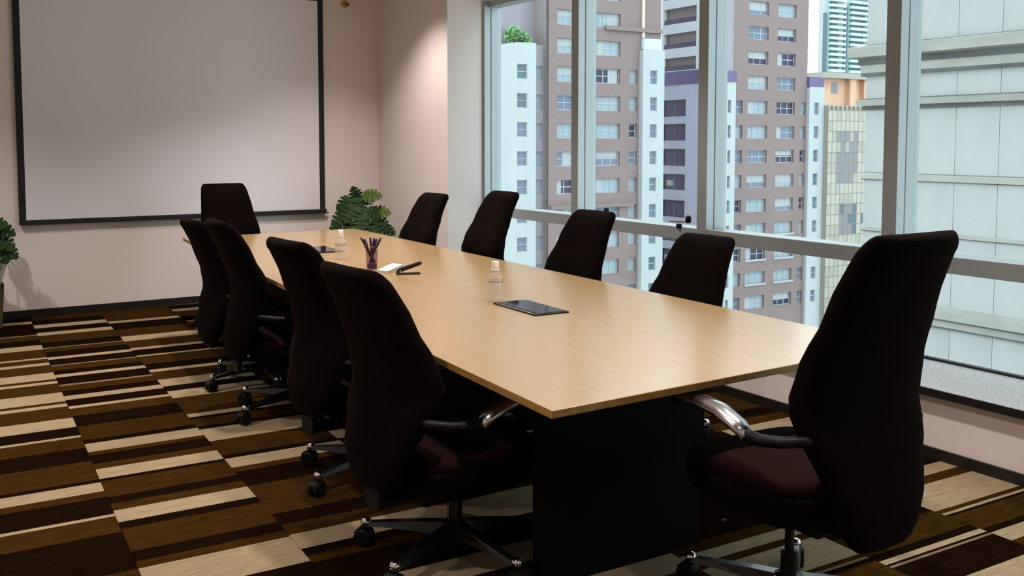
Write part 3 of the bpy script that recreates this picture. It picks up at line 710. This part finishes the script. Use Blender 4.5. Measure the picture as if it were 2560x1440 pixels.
# ================================================================== THINGS ON THE TABLE
def bottle(x, y, label):
    r = tag(empty('water_bottle', (x, y, TZ)), label, 'bottle', 'water bottles on the table')
    b = MB(); b.lathe([(0.026, 0.0005), (0.034, 0.004), (0.0355, 0.02), (0.033, 0.028), (0.0345, 0.036), (0.0345, 0.078), (0.032, 0.084), (0.0345, 0.090), (0.030, 0.108), (0.019, 0.128), (0.014, 0.140), (0.0135, 0.152)], 28)
    b.build('bottle_body', 'bottle', r, True)
    b = MB(); b.lathe([(0.024, 0.003), (0.032, 0.006), (0.0325, 0.076), (0.0325, 0.0762)], 24); b.build('water', 'water', r, True, ang=50)
    b = MB(); b.lathe([(0.0165, 0.150), (0.0168, 0.168), (0.0155, 0.176), (0.010, 0.178)], 24); b.build('cap', 'cap', r, True, ang=50)
    b = MB(); b.lathe([(0.0185, 0.138), (0.0195, 0.141), (0.0185, 0.144)], 24); b.build('neck_ring', 'cap', r, True)
    b = MB(); b.lathe([(0.0353, 0.088), (0.0353, 0.092)], 28, cap=False); b.build('ridge_band', 'trimgrey', r, True)
    return r
bottle(2.205, 3.68, 'clear plastic water bottle standing beside the nearer glossy black table panel')
bottle(2.20, 5.49, 'farther clear plastic water bottle, partly hidden behind a left-side chair')
def panel(x, y, label):
    r = tag(empty('table_panel', (x, y, TZ)), label, 'panel', 'black panels in the tabletop')
    b = MB(); b.box(-0.083, 0.083, -0.175, 0.175, 0.0002, 0.006, 0.002); b.build('panel_frame', 'plastic', r)
    b = MB(); b.box(-0.062, 0.078, -0.160, 0.160, 0.006, 0.0075); b.build('glossy_lid', 'blackglass', r)
    b = MB()
    for i in range(12): b.box(-0.0825, -0.074, -0.15+i*0.026, -0.15+i*0.026+0.014, 0.0055, 0.0068)
    b.build('brush_strip', 'trimgrey', r)
    r.rotation_euler.z = math.radians(-1.3); return r
panel(2.232, 3.435, 'flat glossy black panel on the tabletop in front of the nearer water bottle')
panel(2.28, 6.02, 'small dark panel far down the tabletop, left of the farther bottle')
# pen cup
pc = tag(empty('pen_cup', (2.175, 4.97, TZ)), 'clear cup with violet base on the table beside the black stapler', 'cup')
b = MB(); b.lathe([(0.026, 0.001), (0.029, 0.004), (0.0345, 0.105), (0.0330, 0.105), (0.0275, 0.006), (0.012, 0.0055)], 24); b.build('cup_wall', 'cupglass', pc, True, ang=50)
b = MB(); b.lathe([(0.027, 0.0062), (0.0272, 0.03), (0.012, 0.032)], 24); b.build('cup_base', 'cupbase', pc, True, ang=50)
pens = [(-0.060, 0.010, 0.178, 'leaning farthest left'), (-0.042, -0.016, 0.172, 'leaning left'), (-0.008, 0.012, 0.178, 'standing nearly upright'), (0.014, 0.004, 0.176, 'just right of the upright one'), (0.028, -0.012, 0.172, 'leaning right'), (0.052, 0.006, 0.176, 'leaning farthest right')]
for i, (dx, dy, ht, how) in enumerate(pens):
    p = tag(empty('pen', (2.175, 4.97, TZ+0.036)), 'dark pen with violet end in the pen cup, %s' % how, 'pen', 'pens in the cup')
    # image-right at the cup is about (0.92, -0.38) in plan
    ex, ey = dx*0.92+dy*0.38, -dx*0.38+dy*0.92
    a = Vector((-ex*0.25, -ey*0.25, 0)); e = Vector((ex, ey, ht-0.036))
    c = a.lerp(e, 0.68)
    q = MB(); q.tube([a, a.lerp(e, 0.5), c], 0.0055 if i != 0 else 0.009, 8); q.build('barrel', 'pen', p, True)
    q = MB(); q.tube([c, a.lerp(e, 0.93), e], [0.0068, 0.0068, 0.004], 8); q.build('pen_end', 'penblue' if i in (1, 3, 4) else 'pen', p, True)
# stapler
stp = tag(empty('stapler', (2.262, 4.665, TZ), math.radians(-18)), 'black open stapler lying on the table right of the pen cup', 'stapler')
b = MB(); b.box(-0.085, 0.062, -0.016, 0.016, 0.0003, 0.010, 0.003); b.build('stapler_base', 'staple', stp); stp.scale = (0.88, 0.88, 0.88)
b = MB(); b.loft([[(x, -w_, z0), (x, w_, z0), (x, w_*0.8, z1_), (x, -w_*0.8, z1_)] for x, w_, z0, z1_ in ((-0.083, 0.012, 0.010, 0.024), (-0.06, 0.016, 0.016, 0.040), (0.02, 0.017, 0.042, 0.064), (0.06, 0.016, 0.056, 0.076), (0.072, 0.010, 0.062, 0.074))]); o = b.build('stapler_arm', 'staple', stp)
b = MB(); b.box(-0.066, -0.058, -0.0165, -0.0140, 0.018, 0.026); b.build('hinge_pin', 'chrome', o)
npd = tag(empty('note_block', (2.215, 4.815, TZ), math.radians(24)), 'small white paper block on the table between pen cup and stapler', 'paper')
b = MB(); b.loft([[(-0.065, y_, 0.0003), (0.06, y_, 0.0003), (0.06, y_, 0.034), (-0.065, y_, 0.010)] for y_ in (-0.04, 0.04)]); b.build('paper_stack', 'paper', npd)
b = MB(); b.loft([[(-0.066, y_, 0.0102), (0.061, y_, 0.0343), (0.061, y_, 0.0365), (-0.066, y_, 0.0124)] for y_ in (-0.041, 0.041)]); b.build('top_sheet', 'paper', npd)

# ================================================================== PLANTS
def monstera_mesh(seed, mk):
    """half-heart leaf cut by deep notches into lobes, folded a little along its midrib"""
    rg = random.Random(seed); N = 50; nl = 4
    outline = []
    for i in range(N+1):
        t = i/N; y = -0.10 + 1.10*t
        w = 0.50*(math.sin(PI*min(1.0, t*0.93+0.07)**0.80)**0.75 if t < 1 else 0.0)
        ph = (t-0.10)/0.80*nl
        k = 1.0
        if 0 < ph < nl:
            fr = ph % 1.0; k = 0.14 + 0.86*min(1.0, (math.sin(PI*fr)*1.45)**0.6)
        outline.append((w*k, y + 0.10*w*k))
    outline[0] = (0.05, -0.05); outline[-1] = (0.0, 1.0)
    b = MB()
    def z(x, y): return -0.20*max(0, y)**2 - 0.30*x*x + 0.02*math.sin(11*y)*abs(x)
    for s in (-1, 1):
        o_ = [b.bm.verts.new((s*x, y, z(x, y))) for x, y in outline]
        m_ = [b.bm.verts.new((0, max(0, min(1, -0.02 + i/N)), z(0, i/N)-0.02)) for i in range(N+1)]
        for i in range(N): b.bm.faces.new((m_[i], m_[i+1], o_[i+1], o_[i]))
    bmesh.ops.remove_doubles(b.bm, verts=b.bm.verts[:], dist=1e-4)
    o = b.build('leaf', mk, None, True); me = o.data; bpy.data.objects.remove(o); return me
LM = [monstera_mesh(1, 'leaf'), monstera_mesh(2, 'leaf2')]
def plant(base, label, leaves, z_soil, pot_fn, ax):
    """leaves: (right, towards viewer, height) of the blade's foot, size, tip direction, kind; ax = unit vector to the right in plan"""
    r = tag(empty('monstera_plant', base), label, 'plant', 'monstera plants at the back wall')
    pot_fn(r)
    R3 = Vector((ax[0], ax[1], 0)); D3 = Vector((ax[1], -ax[0], 0)); U3 = Vector((0, 0, 1))
    for u, d, zz, size, tu, td, tz, kind in leaves:
        p = R3*u + D3*d + U3*zz
        st = MB(); q = Vector((p.x*0.15, p.y*0.15, z_soil))
        st.tube([q, Vector((p.x*0.55, p.y*0.55, z_soil+(zz-z_soil)*0.7)), p], [0.006, 0.005, 0.004], 6); st.build('stem', 'stem', r, True)
        f = bpy.data.objects.new('leaf', LM[kind]); link(f, r)
        Y = (R3*tu + D3*td + U3*tz).normalized(); n = (D3*0.75 + U3*0.62 + R3*0.1*tu)
        Z = (n - Y*n.dot(Y)).normalized(); X = Y.cross(Z)
        m_ = Matrix((X, Y, Z)).transposed().to_4x4(); m_.translation = p
        f.matrix_local = m_ @ Matrix.Scale(size*0.86, 4)
    return r
def pot_plain(r):
    b = MB(); b.lathe([(0.12, 0.0), (0.13, 0.01), (0.165, 0.34), (0.165, 0.36), (0.150, 0.36), (0.145, 0.31)], 28); b.build('pot', 'pot', r, True, ang=40)
    b = MB(); b.lathe([(0.144, 0.29), (0.144, 0.31), (0.10, 0.315)], 24); b.build('soil', 'soil', r)
def pot_tall(r):
    b = MB()
    b.loft([[(-w_, -w_, z_), (w_, -w_, z_), (w_, w_, z_), (-w_, w_, z_)] for w_, z_ in ((0.085, 0.0), (0.105, 0.345), (0.098, 0.345), (0.095, 0.31))]); b.build('planter', 'planter', r)
    b = MB(); b.lathe([(0.085, 0.312), (0.09, 0.33), (0.135, 0.485), (0.135, 0.50), (0.122, 0.50), (0.118, 0.46)], 28); b.build('pot', 'pot', r, True, ang=40)
    b = MB(); b.lathe([(0.117, 0.44), (0.117, 0.46), (0.06, 0.465)], 24); b.build('soil', 'soil', r)
A = [(0.03, 0.04, 0.955, 0.20, 0.9, 0.3, 0.05, 1), (-0.10, 0.04, 0.93, 0.21, -0.55, 0.3, -0.75, 0), (-0.02, 0.05, 0.93, 0.19, 0.1, 0.5, -0.8, 0), (0.10, 0.05, 0.80, 0.21, 0.95, 0.3, 0.05, 1),
     (-0.05, 0.10, 0.86, 0.22, -0.5, 0.5, -0.7, 0), (0.07, 0.10, 0.84, 0.20, 0.45, 0.5, -0.75, 0), (-0.12, 0.08, 0.80, 0.22, -0.75, 0.3, -0.55, 0), (0.00, 0.14, 0.78, 0.23, 0.0, 0.6, -0.8, 0),
     (0.12, 0.10, 0.74, 0.21, 0.8, 0.4, -0.5, 0), (-0.16, 0.10, 0.72, 0.18, -0.8, 0.3, -0.5, 0), (-0.06, 0.15, 0.70, 0.22, -0.3, 0.5, -0.8, 0), (0.10, 0.15, 0.70, 0.22, 0.4, 0.6, -0.7, 0),
     (0.02, -0.06, 0.88, 0.19, 0.3, -0.5, 0.3, 0), (-0.09, -0.06, 0.82, 0.2, -0.7, -0.4, 0.2, 0), (0.20, 0.04, 0.66, 0.16, 0.8, 0.3, -0.4, 0), (-0.02, 0.02, 0.90, 0.17, -0.2, 0.2, 0.6, 0)]
plant((3.55, 8.36, 0), 'green potted monstera in the back right corner, half hidden behind the table', A, 0.31, pot_plain, (0.92, -0.39))
B = [(0.00, 0.06, 0.83, 0.19, 0.8, 0.4, -0.05, 0), (0.05, 0.06, 0.80, 0.20, 0.9, 0.3, -0.35, 0), (-0.04, 0.1, 0.80, 0.22, -0.2, 0.5, -0.7, 0), (0.07, 0.09, 0.72, 0.19, 0.75, 0.4, -0.55, 0), (0.07, 0.10, 0.66, 0.20, 0.4, 0.4, -0.8, 0),
     (0.00, 0.13, 0.70, 0.22, 0.1, 0.5, -0.8, 0), (-0.08, 0.08, 0.72, 0.22, -0.6, 0.5, -0.6, 0), (-0.10, 0.04, 0.82, 0.21, -0.8, 0.3, 0.1, 0), (0.02, -0.05, 0.76, 0.19, 0.7, -0.4, 0.2, 0), (0.11, 0.05, 0.64, 0.17, 0.7, 0.3, -0.6, 0), (-0.02, 0.1, 0.62, 0.18, 0.3, 0.6, -0.7, 0)]
plant((0.49, 8.50, 0), 'green potted monstera at the left edge of the photo, in a tall brown planter', B, 0.46, pot_tall, (1.0, -0.06))
